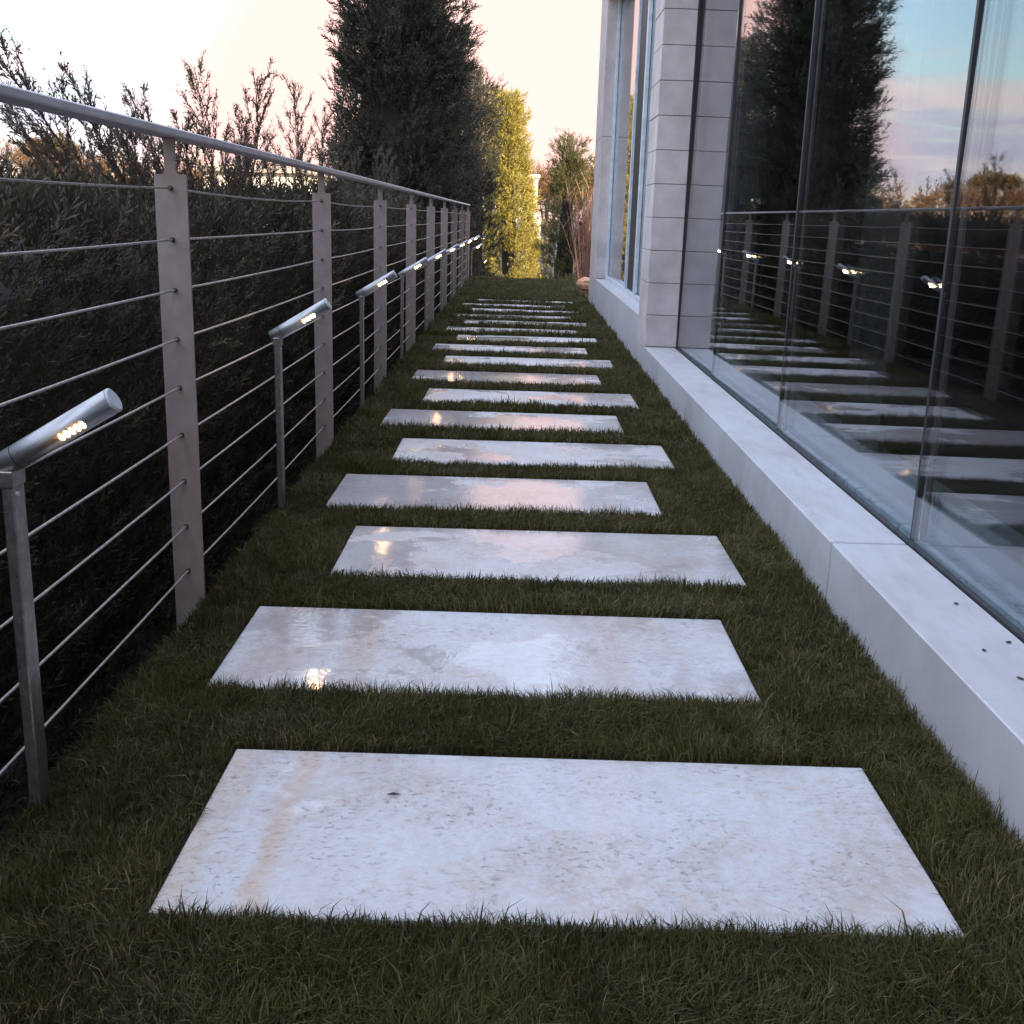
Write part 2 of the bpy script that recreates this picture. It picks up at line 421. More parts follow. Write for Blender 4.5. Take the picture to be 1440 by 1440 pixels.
for i, yb in enumerate(ybs):
    x0 = (-0.645 if i % 2 == 0 else -0.815) + rng.normal(0, 0.006)
    x1 = x0 + 1.5 + rng.normal(0, 0.006)
    d = 0.652
    mat = M_slab_dry if i == 0 else M_slab_streak if i == 1 else (M_slab_wet if i in (1, 2, 3, 5, 7) else M_slab_half)
    cx, cy = (x0+x1)/2, yb-d/2
    o = MB().box(-(x1-x0)/2, (x1-x0)/2, -d/2, d/2, -0.05, 0.0, 0.003).build('paving_slab', mat)
    # per-slab stone: shift the mesh through the object texture space
    o.location = (cx, cy, rng.normal(0, 0.0015)); o.rotation_euler = (rng.normal(0, 0.0015), rng.normal(0, 0.0015), rng.normal(0, 0.003))
    off = np.array([3.1*i, 1.7*i, 0.0]) if i != 1 else np.array([0.0, 2.3, 0.0])
    me = o.data
    me.transform(Matrix.Translation(tuple(off)))
    o.matrix_world = Matrix.Translation(o.location) @ o.rotation_euler.to_matrix().to_4x4() @ Matrix.Translation(tuple(-off))
    tag(o, slab_labels[i], 'paving slab', 'stone slabs of the stepping path')
    slab_rects.append((x0, x1, yb-d, yb))

# ------------------------------------------------------------------ value noise
def vnoise(x, y, seed=0):
    xi = np.floor(x).astype(np.int64); yi = np.floor(y).astype(np.int64); fx = x-xi; fy = y-yi
    fx = fx*fx*(3-2*fx); fy = fy*fy*(3-2*fy)
    def h(a, b):
        n = (a*374761393 + b*668265263 + seed*1442695041) & 0xffffffff
        n = ((n ^ (n >> 13))*1274126177) & 0xffffffff
        return ((n ^ (n >> 16)) & 0xffff)/65535.0
    return (h(xi, yi)*(1-fx)+h(xi+1, yi)*fx)*(1-fy)+(h(xi, yi+1)*(1-fx)+h(xi+1, yi+1)*fx)*fy

# ------------------------------------------------------------------ grass
def grass(name, y0, y1, dens, wid, hmul, label):
    n = int((LX1-LX0+0.03)*(y1-y0)*dens)
    x = rng.uniform(LX0-0.025, LX1-0.004, n); y = rng.uniform(y0, y1, n)
    keep = np.ones(n, bool)
    for (a, b, c, d) in slab_rects:
        near = (y > c-0.05) & (y < d+0.05)
        if not near.any(): continue
        wob = 0.003+0.020*vnoise(x*9, y*9, 5)
        keep &= ~((x > a-wob*0.6) & (x < b+wob*0.5) & (y > c-wob*0.15+0.004) & (y < d+wob))
    x = x[keep]; y = y[keep]; n = len(x)
    cl = vnoise(x*16, y*16, 1); cl2 = vnoise(x*3.2, y*3.2, 2)
    h = (0.020+0.016*rng.random(n))*(0.55+0.6*cl+0.6*cl2)*hmul
    tall = rng.random(n) < 0.05; h[tall] *= rng.uniform(1.2, 1.7, tall.sum())
    # a little longer against the ledge, where the mower cannot reach
    h *= 1+0.45*np.clip((x-0.98)/0.10, 0, 1)
    az = np.where(rng.random(n) < 0.55, rng.uniform(0, 2*np.pi, n), rng.normal(0, 0.8, n)+4*np.pi*vnoise(x*4, y*4, 3))
    lean = rng.uniform(0.1, 1.25, n)*(0.7+0.6*vnoise(x*7, y*7, 31))
    ld = np.stack([np.cos(az), np.sin(az)], 1)
    wa = rng.uniform(0, np.pi, n); wd = np.stack([np.cos(wa), np.sin(wa)], 1)*(wid*(0.6+0.8*rng.random(n)))[:, None]*0.5
    B = np.stack([x, y, np.full(n, -0.014)], 1)
    mid = B.copy(); mid[:, :2] += ld*(h*lean*0.28)[:, None]; mid[:, 2] += h*0.58
    tip = B.copy(); tip[:, :2] += ld*(h*lean*0.95)[:, None]; tip[:, 2] += h*np.clip(1.05-0.42*lean, 0.35, 1)+0.004
    w3 = np.zeros((n, 3)); w3[:, :2] = wd
    Vv = np.stack([B-w3, B+w3, mid-w3*0.85, mid+w3*0.85, tip], 1).reshape(-1, 3)
    base = (np.arange(n)*5)[:, None]
    T = np.concatenate([base+np.array([0, 1, 3]), base+np.array([0, 3, 2]), base+np.array([2, 3, 4])], 1).reshape(-1, 3)
    c = 0.72*rng.random(n)*(0.35+0.9*cl2); c = np.clip(c, 0, 0.72)
    dry = rng.random(n) < (0.035+0.16*(vnoise(x*3.1, y*3.1, 9) > 0.6)); c[dry] = rng.uniform(0.8, 1, dry.sum())
    o = tri_mesh(name, Vv, T, M_grass, None, np.repeat(c, 5))
    o['kind'] = 'stuff'; o['label'] = label; o['category'] = 'grass'
grass('grass', 1.0, 3.0, 44000, 0.0024, 1.2, 'short dark lawn grass in the foreground around the nearest slabs')
grass('grass', 3.0, 6.0, 27000, 0.0030, 1.2, 'short dark lawn grass around the third to fifth slabs')
grass('grass', 6.0, 12.0, 12000, 0.0048, 1.45, 'short lawn grass in the middle of the path')
grass('grass', 12.0, LY1, 6000, 0.0075, 2.0, 'short lawn grass at the far end of the path')
# thin soft leaf crumbs on the nearest slab
# ------------------------------------------------------------------ cable fence
fence = empty('cable_fence', (-1.05, 0.9, -0.4), 'long grey cable railing with flat steel posts along the left edge of the lawn', 'fence')
def world_child(o, parent):
    o.parent = parent; o.matrix_parent_inverse = Matrix.Translation(-parent.location); return o
FP = [0.87, 3.475, 6.09, 8.63, 11.08, 13.50, 15.90, 18.30, 20.65, 22.95]
FX = -1.05; ZT = 1.345
def post_mesh():
    hw, nw, th = 0.048, 0.0165, 0.012; s = MB(); z0 = -0.5; nh = 1.452
    prof = [(-hw, z0), (hw, z0), (hw, ZT-0.004), (hw-0.004, ZT), (nw+0.006, ZT), (nw, ZT+0.008), (nw, nh), (-nw, nh), (-nw, ZT+0.008), (-nw-0.006, ZT), (-hw+0.004, ZT), (-hw, ZT-0.004)]
    n = len(prof)
    s.v += [(x, -th/2, z) for x, z in prof] + [(x, th/2, z) for x, z in prof]
    s.f.append(tuple(range(n))); s.f.append(tuple(range(2*n-1, n-1, -1)))
    for i in range(n): j = (i+1) % n; s.f.append((i, i+n, j+n, j))
    return s
pm = None; fm = None
CZ = [1.305-0.15*k for k in range(9)]
for y in FP:
    if pm is None:
        p0 = post_mesh().build('post', M_post); pm = p0.data
    else:
        p0 = link(bpy.data.objects.new('post', pm))
    p0.location = (FX, y, 0); world_child(p0, fence)
    for z in CZ:
        if fm is None:
            f0 = MB().tube([(0, -0.013, 0), (0, 0.013, 0)], 0.0075, 8).build('ferrule', M_ferr); fm = f0.data
        else: f0 = link(bpy.data.objects.new('ferrule', fm))
        f0.parent = p0; f0.location = (0, 0, z)
for k, z in enumerate(CZ):
    pts = []
    ends = [-1.7]+FP
    for a, b in zip(ends[:-1], ends[1:]):
        sag = rng.uniform(0.002, 0.009) if k > 0 else rng.uniform(0.010, 0.018)
        m = 8
        for q in range(m):
            u = q/m; pts.append((FX, a+(b-a)*u, z-sag*4*u*(1-u)))
    pts.append((FX, FP[-1], z))
    world_child(MB().tube(pts, 0.0036, 6).build('cable', M_cable, smooth=True), fence)
s = MB().box(-1.093, -1.007, -1.7, 23.0, 1.4505, 1.4725, 0.004)
world_child(s.build('handrail', M_rail), fence)

# ------------------------------------------------------------------ bollard lamps
def make_lamp(k, x, y, z, hpost, label, light=True, group='small path lamps along the cable railing'):
    r = empty('path_lamp', (x, y, z), label, 'lamp', group)
    MB().box(-0.012, 0.012, -0.027, 0.027, -0.30, hpost-0.02, 0.003).build('lamp_post', M_lamppost, r)
    MB().box(-0.015, 0.015, -0.030, 0.030, hpost-0.022, hpost+0.012, 0.002).build('collar', M_lamppost, r)
    sc = MB().tube([(0.012, -0.014, hpost-0.035), (0.018, -0.014, hpost-0.035)], 0.005, 8).build('screw', M_cap, r)
    ang = math.radians(31); L_ = 0.275; R_ = 0.0255
    A = Vector((-0.024, 0, hpost+0.014)); D = Vector((math.cos(ang), 0, math.sin(ang)))
    Bp = A+D*L_
    # mitred start: tube begins flush, tapers to a bent elbow at the post
    MB().tube([A-D*0.006, A, A+D*0.002, Bp-D*0.002], [R_*0.80, R_*0.97, R_, R_], 20).build('lamp_head', M_lamp, r, True)
    MB().tube([Bp-D*0.002, Bp+D*0.003, Bp+D*0.005], [R_*1.0, R_*1.0, R_*0.86], 20).build('end_cap', M_cap, r, True)
    MB().tube([A+D*0.045, A+D*0.047], [R_*1.012, R_*1.012], 20).build('seam_ring', M_gasket, r, True)
    dn = Vector((math.sin(ang), 0, -math.cos(ang)))
    nv = (dn*math.sin(math.radians(28)) + Vector((0, -1, 0))*math.cos(math.radians(28))).normalized()
    me = None
    for q in range(5):
        c = A + D*(0.155+0.0125*q) + nv*(R_-0.0012)
        if me is None:
            u = D; v = nv.cross(u).normalized(); s = MB(); n0 = 10
            for lay, (off, sc_) in enumerate(((-0.001, 1.0), (0.0025, 0.9), (0.0035, 0.5))):
                for a in range(n0):
                    th = 2*math.pi*a/n0; s.v.append(tuple(u*(math.cos(th)*0.0047*sc_)+v*(math.sin(th)*0.0085*sc_)+nv*off))
            for lay in range(2):
                for a in range(n0):
                    b = (a+1) % n0; s.f.append((lay*n0+a, lay*n0+b, lay*n0+n0+b, lay*n0+n0+a))
            s.f.append(tuple(2*n0+a for a in range(n0)))
            o = s.build('led', mled, r); me = o.data
        else:
            o = link(bpy.data.objects.new('led', me), r)
        o.location = c
    if light:
        ld = bpy.data.lights.new('lamp_light', 'SPOT'); ld.energy = 0.45; ld.color = (1.0, 0.62, 0.28); ld.spot_size = math.radians(150); ld.spot_blend = 0.9
        ld.shadow_soft_size = 0.012
        lo = link(bpy.data.objects.new('lamp_light', ld), r); lo.location = A+D*0.18+nv*(R_+0.01)
        lo.rotation_euler = (-nv).to_track_quat('Z', 'Y').to_euler()
    return r
ord_ = ['nearest', 'second', 'third', 'fourth', 'fifth', 'sixth', 'seventh', 'eighth', 'ninth']
LYs = [2.165, 4.69, 7.24, 9.75, 12.25, 14.8, 17.3, 19.8, 22.3]
for k, y in enumerate(LYs):
    lab = ('nearest steel path lamp, its slanted tube head and five glowing dots closest to the camera' if k == 0 else
           '%s lit steel path lamp from the camera, beside the cable railing' % ord_[k])
    make_lamp(k, -1.0, y, 0, 0.725, lab)
lx = 'path lamps beyond the end of the lawn'
make_lamp(10, -1.0, 23.9, -0.20, 0.735, 'short lit path lamp at the far lawn edge, just past the end of the handrail', True, lx)
make_lamp(11, -1.0, 26.6, -0.15, 0.80, 'tall lit path lamp beyond the lawn edge, its head highest of the far lamps', True, lx)
make_lamp(12, -1.0, 28.6, -0.72, 0.78, 'low lit path lamp beyond the lawn edge, below the tall far lamp', True, lx)

# ------------------------------------------------------------------ the house
house = empty('house', (1.4, 9.0, 0.0), 'modern pale stone house with tall reflecting glass wall on the right of the path', 'house')
H = 6.2; GX = 1.369; LZ = 0.22
def hp(o): return world_child(o, house)
# ledge blocks (near, below the glass)
ledge = hp(box('ledge', 1.125, 1.66, -12, 9.525, -0.5, LZ-0.025, M_gasket))
def sub(o, parent):
    o.parent = parent; o.matrix_parent_inverse = parent.matrix_world.inverted() if False else Matrix.Identity(4); return o
js = [-12, -8.3, -4.3, -2.36, -0.36, 1.64, 3.63, 5.61, 7.60, 9.522]
for a, b in zip(js[:-1], js[1:]):
    o = box('ledge_block', 1.083, 1.340, a+0.008, b-0.008, -0.30, LZ, M_ledge, None, 0.0035); sub(o, ledge)
# inside gasket strip, channel
hp(box('sill_bed', 1.3415, 1.66, -12, 9.52, LZ-0.024, LZ-0.016, M_joint))
hp(box('sill_seal', 1.3425, 1.360, -12, 9.52, LZ-0.01, LZ+0.008, M_gasket))
hp(box('sill_channel', 1.392, 1.470, -12, 9.52, LZ-0.015, LZ+0.004, M_channel))
hp(box('inner_sill_trim', 1.4735, 1.482, -12, 9.52, LZ-0.015, LZ+0.030, M_frame))
hp(box('inner_sill', 1.4845, 1.80, -12, 9.52, LZ-0.015, LZ+0.001, M_ledge))
# glass panes and mullions
mull = [-2.40, -0.40, 1.62, 3.66, 5.71, 7.75, 9.50]
for a, b in zip([-12]+mull[:-1], mull):
    cy_ = (a+b)/2; hy = (b-a)/2-0.008
    win = box('glass_wall_pane', -0.004, 0.004, -hy, hy, 0, 4.37, M_glass)
    o = box('inner_pane', 0.040, 0.046, -hy+0.02, hy-0.02, 0.004, 4.36, M_glass2); sub(o, win)
    win.parent = house; win.matrix_parent_inverse = Matrix.Translation(-house.location)
    win.location = (GX, cy_, LZ+0.009); win.rotation_euler = (0, math.radians(0.40), math.radians(0.40))
for b in mull[:-1]:
    m_ = hp(box('glass_joint', GX-0.008, GX+0.012, b-0.010, b+0.010, LZ+0.006, 4.6, M_gasket))
    o = box('mullion', GX+0.028, GX+0.038, b-0.018, b+0.018, LZ+0.006, 4.6, M_mull); sub(o, m_)
hp(box('glass_head', 1.083, 1.60, -12, 9.52, 4.6, 5.2, M_block))
# pillar between the big glass wall and the recessed window
pil = hp(box('pillar', 1.118, 1.70, 9.555, 10.12, -0.3, 5.2, M_joint))
z = LZ+0.002; 
while z < 5.1:
    z1 = z+0.2655
    # side leaf and front leaf of each course: an L of two stones
    jx = rng.uniform(-0.0015, 0.0015)
    o = box('stone_block', 1.084+jx, 1.352, 9.525, 10.135, z+0.0022, z1-0.0022, M_block, None, 0.003); sub(o, pil)
    z = z1
o = box('stone_block', 1.086, 1.352, 9.527, 10.135, -0.3, LZ-0.001, M_ledge, None, 0.003); sub(o, pil)
hp(box('pillar_seal', 1.354, 1.364, 9.507, 9.524, LZ+0.003, 4.6, M_gasket))
hp(box('inner_pillar', 1.42, 1.86, 9.53, 9.54, LZ+0.003, 4.6, M_block))
# far ledge and recessed window
fl = hp(box('far_ledge', 1.10, 1.60, 10.14, 17.50, -0.5, 0.436, M_joint))
for a, b in ((10.137, 13.2), (13.2, 16.2), (16.2, 17.505)):
    o = box('ledge_block', 1.085, 1.42, a+0.002, b-0.002, -0.3, 0.44 if b < 17 else 0.438, M_ledge, None, 0.0035); sub(o, fl)
pier = hp(box('end_pier', 1.105, 1.60, 16.225, 17.48, 0.44, 5.2, M_joint))
for a, b in ((0.442, 2.36), (2.36, 4.30), (4.30, 5.2)):
    o = box('stone_panel', 1.085, 1.62, 16.205, 17.50, a+0.002, b-0.002, M_block, None, 0.004); sub(o, pier)
lin = hp(box('lintel', 1.085, 1.60, 10.137, 16.203, 4.12, 5.2, M_block))
WX = 1.27
rw = hp(box('recessed_window', WX-0.004, WX+0.004, 10.2, 16.14, 0.50, 4.06, M_glass))
for (a, b, c, d) in ((10.137, 10.21, 0.44, 4.12), (16.13, 16.203, 0.44, 4.12), (13.15, 13.24, 0.50, 4.06), (12.1, 12.2, 0.50, 4.06)):
    o = box('window_frame', WX-0.045, WX-0.006, a, b, c+0.001, d-0.001, M_frame, None, 0.003); sub(o, rw)
    o = box('window_seal', WX-0.0055, WX+0.02, a+0.005, b+0.015, c+0.001, d-0.001, M_gasket); sub(o, rw)
o = box('window_frame', WX-0.045, WX-0.006, 10.212, 16.128, 0.441, 0.495, M_frame, None, 0.003); sub(o, rw)
o = box('window_frame', WX-0.045, WX-0.006, 10.212, 16.128, 4.065, 4.119, M_frame, None, 0.003); sub(o, rw)
# shell of the house
o = box('window_seal', WX-0.020, WX-0.0065, 12.22, 13.10, 0.50, 4.06, M_gasket); sub(o, rw)
hp(box('upper_wall', 1.083, 15.5, -12, 17.50, 5.202, H, M_block))
hp(box('back_wall', 15.2, 15.5, -12, 17.50, -0.5, 5.2, M_block))
hp(box('north_wall', 1.62, 15.198, 17.20, 17.50, -0.5, 5.2, M_block))
hp(box('south_wall', 1.085, 15.198, -12.3, -12.002, -0.5, 5.2, M_block))
hp(box('ceiling', 1.604, 15.19, -11.99, 17.19, 4.9, 5.19, M_room))
hp(box('room_floor', 1.802, 15.19, -11.99, 17.19, -0.2, 0.19, M_floor))
hp(box('room_back_wall', 7.0, 7.2, -11.99, 17.19, 0.192, 4.898, M_room))
hp(box('room_partition', 1.87, 6.99, 9.55, 9.75, 0.192, 4.898, M_room))
# folded curtain standing inside by the near mullion
def curtain(y0, y1, x):
    s = MB(); n = 60
    for i in range(n+1):
        yy = y0+(y1-y0)*i/n; xx = x+0.03*math.sin(i*1.1)+0.012*math.sin(i*2.7)
        s.v += [(xx, yy, 0.225), (xx, yy, 4.5)]
    for i in range(n): s.f.append((2*i, 2*i+2, 2*i+3, 2*i+1))
    return s
hp(curtain(5.2, 5.75, 1.72).build('curtain', M_curtain, None, True))
hp(curtain(8.6, 9.45, 1.75).build('curtain', M_curtain, None, True))

# crumbs on the ledge
for (x, y, crumb_label) in ((1.275, 3.02, 'dark leaf crumb farthest up the pale ledge, alone before the others'), (1.298, 2.72, 'dark leaf crumb second farthest up the pale ledge, close to the glass'),
        (1.21, 2.66, 'dark leaf crumb near the middle of the pale ledge top, farther of the two there'), (1.225, 2.48, 'dark leaf crumb near the middle of the pale ledge top, nearer of the two there'),
        (1.325, 2.60, 'dark leaf crumb against the black seal of the glass on the pale ledge'), (1.31, 2.36, 'dark leaf crumb nearest the camera on the pale ledge, at the right picture edge')):
    s = MB(); n = 7
    s.v.append((0, 0, 0.004))
    for a in range(n):
        th = 2*math.pi*a/n; r = 0.006*rng.uniform(0.6, 1.4); s.v.append((math.cos(th)*r*1.6, math.sin(th)*r, 0.0008+0.003*rng.random()))
    s.f += [(0, 1+a, 1+(a+1) % n) for a in range(n)]
    o = s.build('leaf_crumb', M_debris); o.location = (x, y, LZ+0.001); o.rotation_euler[2] = rng.uniform(0, 6)
    tag(o, crumb_label, 'leaf', 'dry leaf crumbs on the ledge')
s = MB(); s.v = [(-0.016, 0, 0.001), (0, 0.004, 0.005), (0.018, 0.002, 0.001), (0.002, -0.005, 0.002)]; s.f = [(0, 3, 1), (1, 3, 2)]
o = s.build('fallen_leaf', M_debris); o.location = (-0.245, 2.235, 0.002)
tag(o, 'small dark leaf lying on the nearest slab left of centre', 'leaf')

# ------------------------------------------------------------------ foliage
def spray_template(nt_=12, length=1.0, spread=0.32, wid=0.045, seed=0):
    r = np.random.default_rng(seed); V = []; T = []
    def blade(a, d, l, w_):
        d = d/np.linalg.norm(d); u = np.cross(d, r.normal(size=3)); u /= np.linalg.norm(u)
        n = len(V); V.extend([a, a+d*l*0.45+u*w_, a+d*l, a+d*l*0.45-u*w_]); T.extend([(n, n+1, n+2), (n, n+2, n+3)])
    blade(np.zeros(3), np.array([0, 0, 1.0]), length, wid*0.8)
    for i in range(nt_):
        u = (i+0.6)/nt_; a = np.array([0, 0, u*length*0.9]); th = i*2.4
        d = np.array([math.cos(th)*0.6, math.sin(th)*0.6, 0.85])
        blade(a, d, spread*(1.15-u*0.7)*r.uniform(0.8, 1.2), wid)
    return np.array(V), np.array(T)
TPL = [spray_template(12, 1, 0.34, 0.035, s_) for s_ in range(3)]
TPL_T = [spray_template(3, 1, 0.45, 0.065, 40+s_) for s_ in range(3)]
TPL_H = [spray_template(10, 1, 0.36, 0.030, 30+s_) for s_ in range(4)]
TPL_S = [spray_template(6, 1, 0.42, 0.06, 10+s_) for s_ in range(3)]
def place(P, D, S, tpls, tints):
    """P base points, D directions, S lengths -> V,T,tint"""
    VV = []; TT = []; CC = []; off = 0
    which = rng.integers(0, len(tpls), len(P))
    D = D/np.linalg.norm(D, axis=1)[:, None]
    for k, (tv, tt) in enumerate(tpls):
        idx = np.where(which == k)[0]
        if not len(idx): continue
        d = D[idx]; a = rng.normal(size=(len(idx), 3)); u = np.cross(d, a); u /= np.linalg.norm(u, axis=1)[:, None]+1e-9; v = np.cross(d, u)
        R = np.stack([u, v, d], 1)          # rows
        vv = np.einsum('vk,nkj->nvj', tv, R)*S[idx][:, None, None]+P[idx][:, None, :]
        VV.append(vv.reshape(-1, 3)); nv = len(tv)
        TT.append((tt[None]+(np.arange(len(idx))*nv)[:, None, None]+off).reshape(-1, 3)); off += len(idx)*nv
        CC.append((np.repeat(tints[idx], nv)+rng.normal(0, 0.05, len(idx)*nv)).clip(0, 1))
    return np.concatenate(VV), np.concatenate(TT), np.concatenate(CC)
def merge(parts):
    V = []; T = []; C = []; o = 0
    for v, t_, c in parts:
        V.append(v); T.append(t_+o); C.append(c); o += len(v)
    return np.concatenate(V), np.concatenate(T), np.concatenate(C)
def core(cx, cy, zf, rf, z0, z1, nz=14, na=14):
    V = []; T = []
    for i in range(nz+1):
        z = z0+(z1-z0)*i/nz
        for a in range(na):
            th = 2*math.pi*a/na; r = rf(z, th)*rng.uniform(0.82, 1.05)
            V.append((cx(z)+math.cos(th)*r, cy+math.sin(th)*r, z+rng.normal(0, 0.03)))
    for i in range(nz):
        for a in range(na):
            b = (a+1) % na; p = i*na+a; q = i*na+b
            T += [(p, q, q+na), (p, q+na, p+na)]
    n = len(V); V.append((cx(z1), cy, z1+0.05))
    for a in range(na): T.append((nz*na+a, nz*na+(a+1) % na, n))
    return np.array(V), np.array(T), np.full(len(V), 0.05)

def conifer(name, x, y, z0, z1, rmax, mat, label, nspray=2500, size=0.3, lean=(0, 0), clip=None, zw=0.35, tplset=None, lump=0.35, seed=1, tint0=0.35, group=None, topw=0.0, corer=0.66, pexp=0.62, tipspread=0.3):
    """columnar/conical evergreen: trunk + crown of sprays grouped in branch clumps"""
    root = empty(name, (x, y, z0), label, 'tree', group)
    Hh = z1-z0
    def prof(u):     # radius along height 0..1
        u = np.clip(u, 0, 1)
        return rmax*np.clip(np.minimum(1.0, (u/ max(zw, 1e-3)+0.72)/1.72)*((1-u)**pexp*(1-topw)+topw*np.sqrt(np.clip(1-u**5, 0, 1))), 0.02, None)
    # branch clumps
    nb = max(30, nspray//22)
    u = rng.random(nb)**0.9; th = rng.uniform(0, 2*np.pi, nb)
    P = []; D = []; S = []; C = []
    for i in range(nb):
        uu = u[i]*0.97; r = prof(uu)*(1-lump*rng.random()); zc = uu*Hh
        cx = lean[0]*uu; cy = lean[1]*uu
        c = np.array([cx+math.cos(th[i])*r*0.78, cy+math.sin(th[i])*r*0.78, zc])
        out_ = np.array([math.cos(th[i]), math.sin(th[i]), 0.0])
        ax = out_*rng.uniform(0.5, 1.0)+np.array([0, 0, rng.uniform(0.55, 1.2)])
        ax /= np.linalg.norm(ax); L0 = size*rng.uniform(1.0, 2.2)
        m = max(4, nspray//nb)
        tt = rng.random(m)
        p = c+ax*(tt*L0)[:, None]+rng.normal(0, size*0.42, (m, 3))*(1-tt*0.7)[:, None]
        d = ax+rng.normal(0, 0.38, (m, 3))
        P.append(p); D.append(d); S.append(size*rng.uniform(0.55, 1.15, m)*(1-0.35*tt)); C.append(np.clip(tint0+rng.normal(0, 0.17)+rng.normal(0, 0.1, m), 0, 0.78))
    P = np.concatenate(P); D = np.concatenate(D); S = np.concatenate(S); C = np.concatenate(C)
    # leader shoots at the very top
    m = 26; tp = rng.random(m)
    P = np.concatenate([P, np.stack([lean[0]+rng.normal(0, 0.05, m), lean[1]+rng.normal(0, 0.05, m), Hh*(0.92+0.09*tp)], 1)])
    D = np.concatenate([D, np.stack([rng.normal(0, tipspread, m), rng.normal(0, tipspread, m), np.ones(m)], 1)]); S = np.concatenate([S, np.full(m, size*0.8)]); C = np.concatenate([C, np.full(m, tint0)])
    if clip is not None:
        keep = clip(P+np.array([x, y, z0])); P, D, S, C = P[keep], D[keep], S[keep], C[keep]
    v1 = place(P, D, S, tplset or TPL, C)
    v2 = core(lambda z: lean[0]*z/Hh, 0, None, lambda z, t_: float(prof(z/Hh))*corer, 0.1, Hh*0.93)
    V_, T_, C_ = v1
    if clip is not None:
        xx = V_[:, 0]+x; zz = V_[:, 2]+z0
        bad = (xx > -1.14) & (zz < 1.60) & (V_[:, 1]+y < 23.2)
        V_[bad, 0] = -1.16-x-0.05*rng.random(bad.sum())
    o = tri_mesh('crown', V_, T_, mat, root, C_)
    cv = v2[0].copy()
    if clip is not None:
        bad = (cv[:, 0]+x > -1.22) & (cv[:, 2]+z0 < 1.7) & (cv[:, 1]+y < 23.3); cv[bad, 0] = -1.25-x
    tri_mesh('shaded_core', cv, v2[1], M_shadetwig, root)  # closed core hull, its dark colour stands for shade inside the crown
    MB().tube([(0, 0, -0.3), (lean[0]*0.4, lean[1]*0.4, Hh*0.45), (lean[0]*0.85, lean[1]*0.85, Hh*0.85)], [0.11, 0.07, 0.02], 8).build('trunk', M_bark, root)
    return root

keepclip = lambda Q: ~((Q[:, 0] > -1.16) & (Q[:, 2] < 1.65) & (Q[:, 1] < 23.2))
conifer('cypress_tree', -1.98, 18.6, -0.5, 8.0, 1.26, M_cyp, 'huge dark cypress rising behind the cable railing, tallest tree in view', 17000, 0.34, (0.1, 0), keepclip, zw=0.2, topw=0.12, lump=0.40)
conifer('cypress_tree', -1.75, 23.4, -0.6, 4.6, 0.95, M_cyp, 'dark bushy cypress behind the end of the handrail, right of the huge cypress', 6000, 0.30, (0.2, 0), keepclip, zw=0.3, topw=0.2)
conifer('cypress_tree', -1.20, 26.3, -1.5, 4.2, 0.62, M_cyp, 'dark cypress in shade touching the left side of the sunlit golden conifer', 4500, 0.30, (0.15, 0), None, zw=0.3, topw=0.1)
conifer('golden_conifer', -0.08, 31.0, -2.2, 4.3, 0.88, M_goldcon, 'yellow green conifer glowing in low sun at the end of the path', 11000, 0.26, (-0.45, 0), None, zw=0.1, topw=0.15, lump=0.3, tint0=0.45, tplset=TPL_S, corer=0.35)
conifer('pointed_conifer', 1.08, 27.5, -1.5, 3.05, 0.85, M_con, 'small pointed conifer at the end of the path, its top sunlit and base dark', 5000, 0.22, (0.02, 0), None, zw=0.3, topw=0.0, lump=0.35, tint0=0.4, pexp=0.8, tipspread=0.13, corer=0.4)
conifer('pointed_conifer', 2.25, 34.0, -1.8, 3.0, 0.7, M_con, 'conifer tip showing against the sky beside the corner of the house', 1600, 0.24, (0, 0), None, zw=0.3, tint0=0.45)

conifer('dark_bush', 0.42, 32.5, -2.2, 0.85, 0.42, M_cyp, 'dark bush between the golden conifer and the small pointed conifer, below the villa', 1000, 0.22, (0, 0), None, zw=0.1, topw=0.5, tplset=TPL_S)['category'] = 'shrub'
